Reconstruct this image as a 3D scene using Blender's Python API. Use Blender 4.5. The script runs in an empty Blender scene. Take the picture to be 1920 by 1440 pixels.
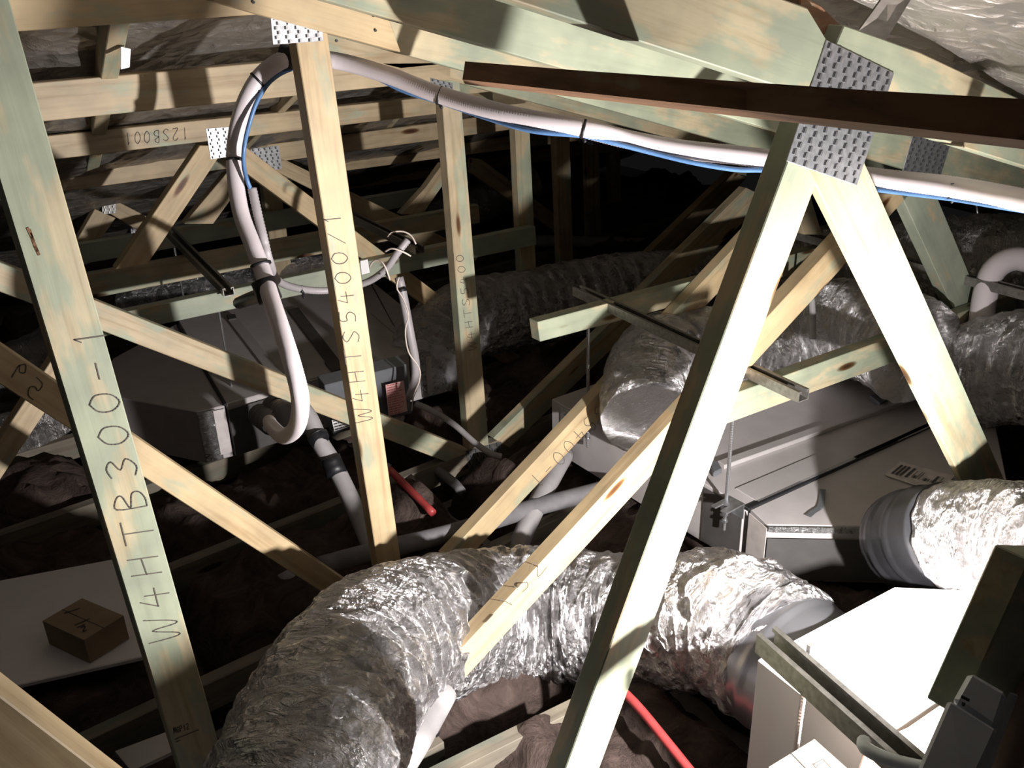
import bpy, bmesh, math, random
from mathutils import Vector, Matrix, noise

random.seed(7)
COL = bpy.context.scene.collection
SC = bpy.context.scene

# ------------------------------------------------------------------ camera frame
F = 1800.0                      # focal length in pixels of the 1920x1440 frame
CAMZ = 2.2
dn = Vector((120, 3780, 1800)).normalized()            # world down, in camera axes (x right, y down, z forward)
wv = Vector((-1530, -809, 1800)); wv = (wv - wv.dot(dn) * dn).normalized()   # across the trusses (+Y)
uv = wv.cross(-dn).normalized()                        # along the trusses (+X)

def cam2world(v):
    return Vector((uv.dot(v), wv.dot(v), CAMZ - dn.dot(v)))
def ray(px, py):
    return Vector(((px - 960) / F, (py - 720) / F, 1.0))
def PZ(px, py, z):              # point at camera depth z
    return cam2world(ray(px, py) * z)
def PY(px, py, c):              # point on the vertical plane of a truss
    r = ray(px, py); return cam2world(r * (c / wv.dot(r)))
def PD(px, py, d):              # point on a level plane d below the lens
    r = ray(px, py); return cam2world(r * (d / dn.dot(r)))

cam_d = bpy.data.cameras.new('camera'); cam = bpy.data.objects.new('camera', cam_d); COL.objects.link(cam)
cam_d.sensor_width = 36; cam_d.lens = 36 * F / 1920; cam_d.clip_start = 0.02
R = Matrix(((uv.x, -uv.y, -uv.z), (wv.x, -wv.y, -wv.z), (-dn.x, dn.y, dn.z)))
cam.matrix_world = Matrix.Translation((0, 0, CAMZ)) @ R.to_4x4()
SC.camera = cam

# ------------------------------------------------------------------ light and exposure
SC.view_settings.view_transform = 'Standard'; SC.view_settings.look = 'None'
SC.view_settings.gamma = 1; SC.view_settings.use_curve_mapping = False
SC.view_settings.exposure = 0.0
world = bpy.data.worlds.new('dark'); SC.world = world; world.use_nodes = True
world.node_tree.nodes['Background'].inputs[0].default_value = (0.9, 0.85, 0.9, 1)
world.node_tree.nodes['Background'].inputs[1].default_value = 0.006

# the LED work light stands just outside the right edge, facing into the roof space
LAMP = Vector((1.46, .42, CAMZ - 1.12))
l = bpy.data.lights.new('work_light_panel', 'AREA'); l.shape = 'DISK'; l.size = .06; l.energy = 78; l.color = (1, .955, .94); l.spread = math.radians(180)
s = bpy.data.objects.new('work_light_panel', l); s.location = LAMP; COL.objects.link(s)
s.rotation_euler = Vector((-.32, 1, -.12)).to_track_quat('-Z', 'Y').to_euler()

# ------------------------------------------------------------------ material helpers
def nodes(name):
    m = bpy.data.materials.new(name); m.use_nodes = True
    nt = m.node_tree; b = nt.nodes['Principled BSDF']; return m, nt, b
def N(nt, t, **k):
    n = nt.nodes.new(t)
    for a, v in k.items():
        if a in n.inputs: n.inputs[a].default_value = v
        else: setattr(n, a, v)
    return n
def ramp(nt, src, stops):
    r = nt.nodes.new('ShaderNodeValToRGB'); e = r.color_ramp.elements
    while len(e) < len(stops): e.new(.5)
    for i, (p, c) in enumerate(stops):
        e[i].position = p; e[i].color = (c[0], c[1], c[2], 1) if len(c) == 3 else c
    nt.links.new(src, r.inputs[0]); return r
def mixc(nt, f, a, b, mode='MIX'):
    m = nt.nodes.new('ShaderNodeMix'); m.data_type = 'RGBA'; m.blend_type = mode
    for s_, v in ((m.inputs[0], f), (m.inputs[6], a), (m.inputs[7], b)):
        if isinstance(v, bpy.types.NodeSocket): nt.links.new(v, s_)
        else: s_.default_value = v if isinstance(v, float) else (*v, 1)
    return m.outputs[2]
def coords(nt, scale, rnd=True):
    tc = nt.nodes.new('ShaderNodeTexCoord'); mp = nt.nodes.new('ShaderNodeMapping')
    nt.links.new(tc.outputs['Object'], mp.inputs[0]); mp.inputs['Scale'].default_value = scale
    if rnd:
        oi = nt.nodes.new('ShaderNodeObjectInfo'); mu = nt.nodes.new('ShaderNodeVectorMath'); mu.operation = 'SCALE'
        mu.inputs[0].default_value = (37, 23, 11); nt.links.new(oi.outputs['Random'], mu.inputs['Scale'])
        nt.links.new(mu.outputs[0], mp.inputs['Location'])
    return mp.outputs[0]

def wood(name, green, pale=(.50, .41, .27), dark=(.36, .27, .15), gcol=(.30, .39, .30), rough=.55):
    m, nt, b = nodes(name)
    n1 = N(nt, 'ShaderNodeTexNoise', Scale=1.0, Detail=6.0, Roughness=.6, Distortion=.4); nt.links.new(coords(nt, (2.2, 42, 42)), n1.inputs['Vector'])
    r1 = ramp(nt, n1.outputs[0], [(.3, dark), (.5, pale), (.75, tuple(min(1, c * 1.12) for c in pale))])
    n2 = N(nt, 'ShaderNodeTexNoise', Scale=1.0, Detail=4.0, Roughness=.6); nt.links.new(coords(nt, (4, 13, 13)), n2.inputs['Vector'])
    r2 = ramp(nt, n2.outputs[0], [(.60 - green * .30, (0, 0, 0)), (.72 - green * .36, (1, 1, 1))])
    c = mixc(nt, r2.outputs[0], r1.outputs[0], mixc(nt, .35, gcol, r1.outputs[0], 'MIX'))
    n4 = N(nt, 'ShaderNodeTexNoise', Scale=1.0, Detail=3.0); nt.links.new(coords(nt, (9, 9, 9)), n4.inputs['Vector'])
    r4 = ramp(nt, n4.outputs[0], [(.3, (.78, .78, .78)), (.7, (1.08, 1.06, 1.02))])
    c = mixc(nt, 1.0, c, r4.outputs[0], 'MULTIPLY')
    vo = N(nt, 'ShaderNodeTexVoronoi', Scale=1.0); nt.links.new(coords(nt, (2.2, 9, 9)), vo.inputs['Vector'])
    r3 = ramp(nt, vo.outputs['Distance'], [(.04, (.12, .05, .02)), (.085, (.3, .16, .07)), (.13, (1, 1, 1))])
    c = mixc(nt, 1.0, c, r3.outputs[0], 'MULTIPLY')
    nt.links.new(c, b.inputs['Base Color']); b.inputs['Roughness'].default_value = rough
    bp = N(nt, 'ShaderNodeBump', Strength=.25, Distance=.002); nt.links.new(n1.outputs[0], bp.inputs['Height']); nt.links.new(bp.outputs[0], b.inputs['Normal'])
    return m
def plain(name, col, rough=.6, metal=0.0, var=.12, scale=30, bump=0.0):
    m, nt, b = nodes(name)
    n = N(nt, 'ShaderNodeTexNoise', Scale=float(scale), Detail=5.0); nt.links.new(coords(nt, (1, 1, 1)), n.inputs['Vector'])
    r = ramp(nt, n.outputs[0], [(.3, tuple(c * (1 - var) for c in col)), (.7, tuple(min(1, c * (1 + var)) for c in col))])
    nt.links.new(r.outputs[0], b.inputs['Base Color']); b.inputs['Roughness'].default_value = rough; b.inputs['Metallic'].default_value = metal
    if bump:
        bp = N(nt, 'ShaderNodeBump', Strength=bump, Distance=.004); nt.links.new(n.outputs[0], bp.inputs['Height']); nt.links.new(bp.outputs[0], b.inputs['Normal'])
    return m
def foil(name, col=(.73, .715, .72), rough=.17, strength=.8, sc=22, metal=.96, folds=True):
    m, nt, b = nodes(name)
    b.inputs['Base Color'].default_value = (*col, 1); b.inputs['Metallic'].default_value = metal
    v = coords(nt, (1, 1, 1))
    n = N(nt, 'ShaderNodeTexNoise', Scale=sc * .55, Detail=7.0, Roughness=.6, Distortion=1.2); nt.links.new(v, n.inputs['Vector'])
    add = nt.nodes.new('ShaderNodeVectorMath'); add.operation = 'ADD'; nt.links.new(v, add.inputs[0])
    sc2 = nt.nodes.new('ShaderNodeVectorMath'); sc2.operation = 'SCALE'; sc2.inputs['Scale'].default_value = .06
    nt.links.new(n.outputs['Color'], sc2.inputs[0]); nt.links.new(sc2.outputs[0], add.inputs[1])
    def math(op, a, c):
        k = nt.nodes.new('ShaderNodeMath'); k.operation = op
        for i, x in enumerate((a, c)):
            if isinstance(x, float): k.inputs[i].default_value = x
            else: nt.links.new(x, k.inputs[i])
        return k.outputs[0]
    h = math('MULTIPLY', n.outputs[0], .8)
    for k, wgt in ((.9, 1.5), (2.4, .8)):
        w = N(nt, 'ShaderNodeTexVoronoi', Scale=float(sc * k), feature='F1'); nt.links.new(add.outputs[0], w.inputs['Vector'])
        h = math('ADD', h, math('MULTIPLY', w.outputs['Distance'], wgt))
    if folds:   # long creases running round the duct (u = along the duct, v = round it, both in metres)
        uvn = nt.nodes.new('ShaderNodeUVMap'); uvn.uv_map = 'UVMap'
        mp = nt.nodes.new('ShaderNodeMapping'); nt.links.new(uvn.outputs[0], mp.inputs[0]); mp.inputs['Scale'].default_value = (42, 6.5, 1); mp.inputs['Rotation'].default_value = (0, 0, .12)
        f1 = N(nt, 'ShaderNodeTexNoise', Scale=1.0, Detail=5.0, Roughness=.62, Distortion=1.5); nt.links.new(mp.outputs[0], f1.inputs['Vector'])
        f2 = math('ABSOLUTE', math('SUBTRACT', f1.outputs[0], .5), 0.0)
        h = math('ADD', h, math('MULTIPLY', f2, 4.2))
    bp = N(nt, 'ShaderNodeBump', Strength=strength, Distance=.024); nt.links.new(h, bp.inputs['Height']); nt.links.new(bp.outputs[0], b.inputs['Normal'])
    r = ramp(nt, n.outputs[0], [(.35, (rough,) * 3), (.7, (rough + .16,) * 3)]); nt.links.new(r.outputs[0], b.inputs['Roughness'])
    return m

M = dict(
    pine=wood('pine', .12, (.47, .37, .235), (.33, .235, .13)), pine_mid=wood('pine_mid', .4), green=wood('green_pine', .56, (.50, .435, .29), (.37, .30, .18), gcol=(.27, .36, .28)),
    blue=wood('blue_green_pine', .9, gcol=(.30, .41, .35)), brown=wood('rough_hardwood', 0, (.24, .125, .065), (.13, .065, .034), rough=.85),
    tan=wood('tan_pine', .12, (.54, .415, .245), (.42, .29, .155)),
    foil=foil('duct_foil'), foil_dull=foil('aged_foil', (.55, .53, .52), .3, .6, 16), sark=foil('roof_foil', (.36, .33, .30), .36, .8, 9, .75, False),
    tape=foil('foil_tape', (.75, .75, .76), .22, .5, 60, .96, False),
    galv=plain('galvanised_steel', (.5, .51, .53), .36, .9, .18, 60), plate=plain('nail_plate_steel', (.55, .56, .58), .38, .8, .2, 90),
    strut=plain('dull_zinc_steel', (.27, .26, .24), .45, .75, .25, 70, .1), rod=plain('threaded_rod_steel', (.62, .62, .63), .3, .9),
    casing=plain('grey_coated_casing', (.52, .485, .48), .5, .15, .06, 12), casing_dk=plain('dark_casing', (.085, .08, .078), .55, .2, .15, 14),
    rib=plain('rib_steel', (.52, .49, .485), .4, .25, .05, 14), white=plain('white_board', (.80, .77, .76), .6, 0, .03, 8),
    cream=plain('beige_tape', (.6, .55, .53), .6), dark=plain('black_rubber', (.012, .012, .014), .45), slot=plain('slot_shadow', (.03, .03, .035), .6, .3),
    pvc=plain('white_conduit', (.74, .67, .69), .38, 0, .03, 10), cgrey=plain('grey_conduit', (.40, .37, .38), .45, 0, .05),
    lag=plain('grey_pipe_lagging', (.16, .155, .16), .75, 0, .2, 20), lagl=plain('pale_pipe_lagging', (.30, .285, .285), .7, 0, .12, 20),
    blue_c=plain('blue_cable', (.10, .21, .42), .4), red=plain('red_pipe', (.38, .05, .05), .4), wire=plain('cream_wire', (.72, .62, .54), .5),
    collar=plain('smooth_sheet_metal', (.38, .38, .41), .3, .85, .15, 6), cdark=plain('black_collar', (.05, .05, .055), .3, .3, .3, 8),
    card=plain('brown_cardboard', (.30, .22, .14), .8, 0, .08, 25), cardp=plain('pinkish_cardboard', (.30, .22, .17), .8, 0, .05, 20),
    dev=plain('blue_grey_plastic', (.46, .50, .58), .42, 0, .05), devl=plain('light_blue_grey_plastic', (.5, .54, .6), .45, 0, .05),
    pencil=plain('pencil_line', (.10, .085, .07), .7), ink=plain('black_ink', (.03, .03, .03), .6), pink=plain('pink_label', (.85, .52, .5), .5, 0, .02),
    redink=plain('red_ink', (.6, .1, .1), .6), paper=plain('white_label', (.85, .83, .83), .5, 0, .02), ebox=plain('grey_control_box', (.19, .2, .22), .4, .4, .06),
    gyp=plain('ceiling_lining', (.35, .32, .3), .9))
def insul():
    m, nt, b = nodes('brown_wool')
    v = coords(nt, (1, 1, 1))
    n = N(nt, 'ShaderNodeTexNoise', Scale=7.0, Detail=9.0, Roughness=.7, Distortion=1.2); nt.links.new(v, n.inputs['Vector'])
    r = ramp(nt, n.outputs[0], [(.3, (.032, .024, .021)), (.55, (.10, .072, .062)), (.8, (.20, .148, .126))]); nt.links.new(r.outputs[0], b.inputs['Base Color'])
    b.inputs['Roughness'].default_value = 1; b.inputs['Specular IOR Level'].default_value = .1
    bp = N(nt, 'ShaderNodeBump', Strength=1.0, Distance=.04); nt.links.new(n.outputs[0], bp.inputs['Height']); nt.links.new(bp.outputs[0], b.inputs['Normal'])
    return m
M['wool'] = insul()
M['dimmed'] = wood('dimmed_pine', .25, (.20, .175, .135), (.13, .11, .08), gcol=(.13, .16, .13), rough=.8)  # pine darkened in its colour, painted shade for the low timbers

# ------------------------------------------------------------------ object helpers
WORLD = {}
def reg(o, M4, parent):
    WORLD[o.name] = M4.copy()
    if parent is not None:
        o.parent = parent; o.matrix_basis = WORLD[parent.name].inverted() @ M4
    else: o.matrix_basis = M4
def props(o, label=None, cat=None, group=None, kind=None):
    if label: o['label'] = label
    if cat: o['category'] = cat
    if group: o['group'] = group
    if kind: o['kind'] = kind
    return o
def empty(name, loc, label, cat, group=None):
    o = bpy.data.objects.new(name, None); o.empty_display_size = .05; COL.objects.link(o)
    reg(o, Matrix.Translation(loc), None); return props(o, label, cat, group)
def mk(name, verts, faces, mat, parent=None, frame=None, smooth=False, bevel=0.0, **k):
    """verts in world space; frame = (x axis, z axis) of the object's own space."""
    cen = sum(verts, Vector()) / len(verts)
    if frame:
        x = frame[0].normalized(); z = (frame[1] - frame[1].dot(x) * x).normalized(); y = z.cross(x)
        Rm = Matrix((x, y, z)).transposed()
    else: Rm = Matrix.Identity(3)
    M4 = Matrix.Translation(cen) @ Rm.to_4x4(); inv = M4.inverted()
    me = bpy.data.meshes.new(name); me.from_pydata([inv @ v for v in verts], [], faces)
    bm = bmesh.new(); bm.from_mesh(me); bmesh.ops.recalc_face_normals(bm, faces=bm.faces)
    if bevel: bmesh.ops.bevel(bm, geom=list(bm.edges), offset=bevel, segments=1, affect='EDGES', clamp_overlap=True)
    bm.to_mesh(me); bm.free()
    if smooth: me.polygons.foreach_set('use_smooth', [True] * len(me.polygons))
    me.materials.append(mat)
    o = bpy.data.objects.new(name, me); COL.objects.link(o); reg(o, M4, parent)
    props(o, **k); return o
def prism(name, face, off, mat, parent=None, frame=None, bevel=.002, **k):
    n = len(face); vs = list(face) + [v + off for v in face]
    fs = [tuple(range(n)), tuple(range(2 * n - 1, n - 1, -1))] + [(i, (i + 1) % n, n + (i + 1) % n, n + i) for i in range(n)]
    return mk(name, vs, fs, mat, parent, frame, bevel=bevel, **k)
def plank(name, c, poly, mat, parent=None, t=.045, **k):
    f = [PY(x, y, c) for x, y in poly]
    e = max(((f[(i + 1) % len(f)] - f[i]) for i in range(len(f))), key=lambda v: v.length)
    return prism(name, f, Vector((0, t, 0)), M[mat], parent, (e, Vector((0, -1, 0))), **k)
def slab(name, d, poly, h, mat, parent=None, **k):
    f = [PD(x, y, d) for x, y in poly]; k.setdefault('bevel', .003)
    return prism(name, f, Vector((0, 0, -h)), M[mat], parent, (Vector((1, 0, 0)), Vector((0, 0, 1))), **k)
def box(name, a, b, wd, ht, mat, parent=None, up=Vector((0, 0, 1)), **k):
    """bar from a to b, wd wide sideways, ht tall below the line"""
    x = (b - a).normalized(); sd = x.cross(up).normalized(); u2 = sd.cross(x)
    f = [a - sd * wd / 2, a + sd * wd / 2, a + sd * wd / 2 - u2 * ht, a - sd * wd / 2 - u2 * ht]
    return prism(name, f, b - a, M[mat], parent, (x, u2), **k)
def spline(pts, n):
    out = []; P = [pts[0]] + list(pts) + [pts[-1]]
    for i in range(1, len(P) - 2):
        p0, p1, p2, p3 = P[i - 1], P[i], P[i + 1], P[i + 2]
        for j in range(n):
            t = j / n; out.append(.5 * ((2 * p1) + (p2 - p0) * t + (2 * p0 - 5 * p1 + 4 * p2 - p3) * t * t + (3 * p1 - p0 - 3 * p2 + p3) * t ** 3))
    out.append(P[-2]); return out
def resample(pts, step):
    out = [pts[0].copy()]; acc = 0
    for a, b in zip(pts, pts[1:]):
        L = (b - a).length
        if L < 1e-9: continue
        pos = step - acc
        while pos <= L: out.append(a.lerp(b, pos / L)); pos += step
        acc = L - (pos - step)
    if len(out) < 3: out = [pts[0], pts[len(pts) // 2], pts[-1]]
    return out
def tube(name, pts, rad, mat, parent=None, seg=14, step=.02, disp=None, smooth=True, n=16, cap=True, **k):
    """pts: 3D vectors or 4D (x,y,z,r) ; rad: metres; disp(s, ang, r, p) -> new radius"""
    rr = [Vector((*p[:3], (p[3] if len(p) > 3 else rad))) for p in pts]
    sp = spline([Vector(v) for v in rr], n)
    c3 = [Vector(v[:3]) for v in sp]
    L = [0]
    for a, b in zip(c3, c3[1:]): L.append(L[-1] + (b - a).length)
    cnt = max(2, int(L[-1] / step)); C = []; Rr = []; j = 0
    for i in range(cnt + 1):
        s_ = L[-1] * i / cnt
        while j < len(L) - 2 and L[j + 1] < s_: j += 1
        t = (s_ - L[j]) / max(1e-9, L[j + 1] - L[j]); t = min(max(t, 0), 1)
        C.append(c3[j].lerp(c3[j + 1], t)); Rr.append(sp[j][3] * (1 - t) + sp[j + 1][3] * t)
    T = [(C[min(i + 1, cnt)] - C[max(i - 1, 0)]).normalized() for i in range(cnt + 1)]
    nrm = T[0].orthogonal().normalized(); vs = []
    for i in range(cnt + 1):
        nrm = (nrm - nrm.dot(T[i]) * T[i]).normalized(); bn = T[i].cross(nrm)
        for q in range(seg):
            a = 2 * math.pi * q / seg; dr = nrm * math.cos(a) + bn * math.sin(a); r = Rr[i]
            if disp: r = disp(i, a, r, C[i] + dr * r, L[-1] * i / cnt)
            vs.append(C[i] + dr * r)
    fs = [(i * seg + q, i * seg + (q + 1) % seg, (i + 1) * seg + (q + 1) % seg, (i + 1) * seg + q) for i in range(cnt) for q in range(seg)]
    if cap: fs += [tuple(range(seg))[::-1], tuple(cnt * seg + q for q in range(seg))]
    o = mk(name, vs, fs, M[mat], parent, None, smooth=smooth, **k)
    if seg >= 60:
        uvl = o.data.uv_layers.new(name='UVMap').data; nv = (cnt + 1) * seg
        for p in o.data.polygons:
            if len(p.vertices) > 4: continue
            qs = [v % seg for v in p.vertices]; wrap = (0 in qs) and (seg - 1 in qs)
            for li, v in zip(p.loop_indices, p.vertices):
                q = v % seg; q = seg if (wrap and q == 0) else q
                uvl[li].uv = (L[-1] * (v // seg) / cnt, q / seg * 2 * math.pi * Rr[v // seg])
    return o
def corr(depth, period=3):
    return lambda i, a, r, p, s_: r - (depth if i % 2 else 0)
def Z(*l): return [PZ(x, y, z) for x, y, z in l]

def strokes(name, c, lines, mat, parent, w=.0022, off=.0009):
    """hand lettering: flat ribbons lying on the face of a truss member"""
    vs, fs = [], []
    for ln in lines:
        p3 = [PY(x, y, c) - Vector((0, off, 0)) for x, y in ln]
        for a, b in zip(p3, p3[1:]):
            t = b - a
            if t.length < 1e-6: continue
            s_ = t.normalized().cross(Vector((0, 1, 0))) * w / 2; e = t.normalized() * w * .3
            i = len(vs); o2 = Vector((0, .0004, 0))
            q = [a - s_ - e, a + s_ - e, b + s_ + e, b - s_ + e]
            vs += q + [v + o2 for v in q]
            fs += [(i, i + 1, i + 2, i + 3), (i + 7, i + 6, i + 5, i + 4)] + [(i + j, i + (j + 1) % 4, i + 4 + (j + 1) % 4, i + 4 + j) for j in range(4)]
    return mk(name, vs, fs, M[mat], parent, kind='stuff')
G = {
 'W': [[(0, 1), (.15, .1), (.3, 0), (.5, .8), (.7, 0), (.85, .1), (1, 1)]],
 'M': [[(0, 0), (.15, .9), (.3, 1), (.5, .2), (.7, 1), (.85, .9), (1, 0)]],
 '4': [[(.35, 1), (.1, .45), (.9, .45)], [(.6, .8), (.6, 0)]], 'H': [[(.1, 1), (.1, 0)], [(.8, 1), (.8, 0)], [(.1, .5), (.8, .55)]],
 'T': [[(0, 1), (1, 1)], [(.5, 1), (.5, 0)]], 'S': [[(.9, .85), (.5, 1), (.15, .8), (.5, .5), (.85, .25), (.5, 0), (.1, .12)]],
 '5': [[(.9, 1), (.3, 1), (.25, .6), (.6, .6), (.85, .35), (.6, .05), (.15, .08)]], 'B': [[(.15, 0), (.15, 1), (.6, .95), (.7, .75), (.15, .55), (.75, .4), (.8, .15), (.5, 0), (.15, 0)]],
 '3': [[(.1, .9), (.5, 1), (.8, .8), (.4, .55), (.85, .3), (.5, 0), (.1, .1)]], '0': [[(.5, 1), (.15, .75), (.12, .3), (.45, 0), (.82, .25), (.85, .75), (.5, 1)]],
 '1': [[(.35, .8), (.5, 1), (.5, 0)]], '-': [[(.1, .5), (.8, .5)]], '/': [[(.1, 0), (.9, 1)]], 'A': [[(0, 0), (.5, 1), (1, 0)], [(.2, .4), (.8, .4)]],
 '2': [[(.1, .8), (.5, 1), (.85, .75), (.1, 0), (.9, 0)]], '9': [[(.8, .7), (.5, 1), (.2, .7), (.5, .5), (.8, .7), (.7, 0)]], 'P': [[(.1, 0), (.1, 1), (.7, .9), (.7, .6), (.1, .5)]],
 'G': [[(.9, .8), (.5, 1), (.1, .6), (.2, .1), (.8, .1), (.85, .45), (.5, .45)]], 'C': [[(.9, .85), (.5, 1), (.1, .6), (.15, .2), (.5, 0), (.9, .15)]],
 'O': [[(.5, 1), (.1, .6), (.2, .1), (.7, 0), (.95, .5), (.5, 1)]], 'N': [[(0, 0), (.1, 1), (.8, 0), (.9, 1)]], 'R': [[(.1, 0), (.1, 1), (.7, .85), (.6, .55), (.1, .5), (.8, 0)]],
 'L': [[(.1, 1), (.1, 0), (.8, 0)]], 'L2': [[(.1, 1), (.1, 0)]], ' ': []}
def word(txt, p0, p1, hgt, gap=.3):
    """pixel polylines of txt written from p0 to p1; hgt = vector (dx,dy) from baseline to letter top"""
    n = len(txt); d = Vector((p1[0] - p0[0], p1[1] - p0[1])) / n; h = Vector(hgt); out = []
    for i, ch in enumerate(txt):
        o = Vector(p0) + d * i; jx = random.uniform(-.06, .06)
        for ln in G[ch]:
            pl = [o + d * (a * (1 - gap)) + h * (b + jx) for a, b in ln]
            if len(pl) > 3: pl = [Vector(v[:2]) for v in spline([Vector((*p, 0)) for p in pl], 4)]
            out.append([tuple(p) for p in pl])
    return out

def nailplate(c, poly, parent, cols=6, rows=8, off=.0, t=.0022, mat='plate', name='nail_plate'):
    """perforated plate on the face of a truss, teeth slots punched through as small raised tabs"""
    f = [PY(x, y, c - off - t) for x, y in poly]
    o = prism(name, f, Vector((0, t * .9, 0)), M[mat], parent, (f[1] - f[0], Vector((0, -1, 0))), bevel=.0006)
    a, b, c2, d = f[0], f[1], f[2], f[3]
    for nm, mt, du, lift in (('punched_slots', 'slot', 0, .0003), ('raised_teeth', 'rod', .0022, .0012)):
        vs, fs = [], []
        for i in range(cols):
            for j in range(rows):
                if nm == 'raised_teeth' and (i + j) % 2 and rows > 5 and False: continue
                u = (i + .5 + (.12 if j % 2 else -.12)) / cols; v = (j + .5) / rows
                p = a.lerp(b, u).lerp(d.lerp(c2, u), v)
                ex = ((b - a).normalized()); ey = ((d - a).normalized())
                wu = (b - a).length / cols * .17; wv_ = (d - a).length / rows * .36
                if (b - a).length / cols < (d - a).length / rows * .8: pass
                p = p + ex * du
                if nm == 'raised_teeth': wu *= .5
                k0 = len(vs); q = [p - ex * wu - ey * wv_, p + ex * wu - ey * wv_, p + ex * wu + ey * wv_, p - ex * wu + ey * wv_]
                up = Vector((0, -lift, 0)); vs += [v_ + up for v_ in q] + list(q)
                fs += [(k0, k0 + 1, k0 + 2, k0 + 3)] + [(k0 + m_, k0 + (m_ + 1) % 4, k0 + 4 + (m_ + 1) % 4, k0 + 4 + m_) for m_ in range(4)]
        mk(nm, vs, fs, M[mt], o, kind='stuff')
    return o

# ================================================================== THE SETTING
def dmain(x): return .098 + .35 * (x - .851) - .185          # underside of the roof foil, depth below lens
def dhip(y): return .16 + .28 / .6 * (y - 2.2) - .15
def roof_grid():
    vs, fs = [], []; nx, ny = 190, 170; x0, x1, y0, y1 = -3.2, 6.2, -.6, 7.8
    for j in range(ny + 1):
        for i in range(nx + 1):
            x = x0 + (x1 - x0) * i / nx; y = y0 + (y1 - y0) * j / ny
            d = max(dmain(x), dhip(y))
            q = Vector((x * 2.2, y * 5.5, 0)); wr = .028 * abs(noise.noise(q)) + .012 * noise.noise(q * 4)
            sag = .02 * math.sin(x * 5.1) ** 2
            vs.append(Vector((x, y, CAMZ - d + .03 - wr - sag * .5)))
    for j in range(ny):
        for i in range(nx):
            k0 = j * (nx + 1) + i; fs.append((k0, k0 + 1, k0 + nx + 2, k0 + nx + 1))
    return mk('ceiling', vs, fs, M['sark'], smooth=True, kind='structure')
roof_grid()
FL = 2.12
prism('floor', [Vector((-3.5, -.5, CAMZ - FL)), Vector((6.5, -.5, CAMZ - FL)), Vector((6.5, 8, CAMZ - FL)), Vector((-3.5, 8, CAMZ - FL))], Vector((0, 0, -.02)), M['gyp'], kind='structure', bevel=0)

# brown wool batts laid between the bottom chords
def batt(x0, x1, y0, y1, seed, top=.15, label=None):
    nx, ny = 34, 20; vs = []; fs = []
    for j in range(ny + 1):
        for i in range(nx + 1):
            u, v = i / nx, j / ny; e = min(u, 1 - u, v * .6, (1 - v) * .6) * 9; e = min(1, e) ** .5
            x = x0 + (x1 - x0) * u + .02 * noise.noise(Vector((v * 5, seed, 1))); y = y0 + (y1 - y0) * v
            q = Vector((x * 4.5, y * 4.5, seed)); h = top * e * (1 + .35 * noise.noise(q)) + .035 * noise.noise(q * 3.1) + .016 * noise.noise(q * 8)
            vs.append(Vector((x, y, CAMZ - FL + max(.012, h))))
    n1 = len(vs)
    for j in range(ny):
        for i in range(nx):
            k0 = j * (nx + 1) + i; fs.append((k0, k0 + 1, k0 + nx + 2, k0 + nx + 1))
    ring = [i for i in range(nx + 1)] + [j * (nx + 1) + nx for j in range(1, ny + 1)] + [ny * (nx + 1) + i for i in range(nx - 1, -1, -1)] + [j * (nx + 1) for j in range(ny - 1, 0, -1)]
    base = []
    for k0 in ring: base.append(len(vs)); vs.append(Vector((vs[k0].x, vs[k0].y, CAMZ - FL + .001)))
    m = len(ring)
    for a in range(m): fs.append((ring[a], ring[(a + 1) % m], base[(a + 1) % m], base[a]))
    fs.append(tuple(base))
    return mk('insulation_batt', vs, fs, M['wool'], smooth=True, label='brown pink wool insulation batt lying in the dark between the truss bottom chords', cat='insulation', group='wool batts laid over the ceiling')
sd = 0
for bay in range(-1, 8):
    y0 = 1.0 + .6 * bay + .05
    for s_ in range(8):
        sd += 1; x0 = -2.6 + s_ * 1.08 + random.uniform(-.1, .1)
        vis = False
        for u_ in (0, .25, .5, .75, 1):
            for v_ in (0, .5, 1):
                q = Vector((x0 + 1.06 * u_, y0 + .54 * v_, CAMZ - 1.9 - CAMZ)); cx = q.x * uv.x + q.y * wv.x - q.z * dn.x; cy = q.x * uv.y + q.y * wv.y - q.z * dn.y; cz = q.x * uv.z + q.y * wv.z - q.z * dn.z
                if cz > .1 and abs(cx / cz * F) < 1000 and abs(cy / cz * F) < 760: vis = True
        if vis: batt(x0, x0 + 1.06, y0, y0 + .54, sd * 1.7, random.uniform(.2, .27))

# ================================================================== THE TRUSSES
TR = {}
def truss(c, label):
    TR[c] = empty('roof_truss', Vector((0, c, CAMZ - 1.9)), label, 'roof truss', None); return TR[c]
def bchord(c, x0=-3.0, x1=5.5):
    a = Vector((x0, c, CAMZ - 1.9)); 
    f = [a, Vector((x1, c, CAMZ - 1.9)), Vector((x1, c, CAMZ - 2.0)), Vector((x0, c, CAMZ - 2.0))]
    prism('bottom_chord', f, Vector((0, .045, 0)), M['dimmed'], TR[c], (Vector((1, 0, 0)), Vector((0, -1, 0))))  # wood colour darkened so the chords look shaded

# truss at 0.4 : the dark strut at the right edge
t = truss(.4, 'dark shaded timber strut at the right edge beside the grey plastic device')
plank('web', .4, [(1931, 1050), (2110, 1050), (1990, 1345), (1797, 1345)], 'green', t)

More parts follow.
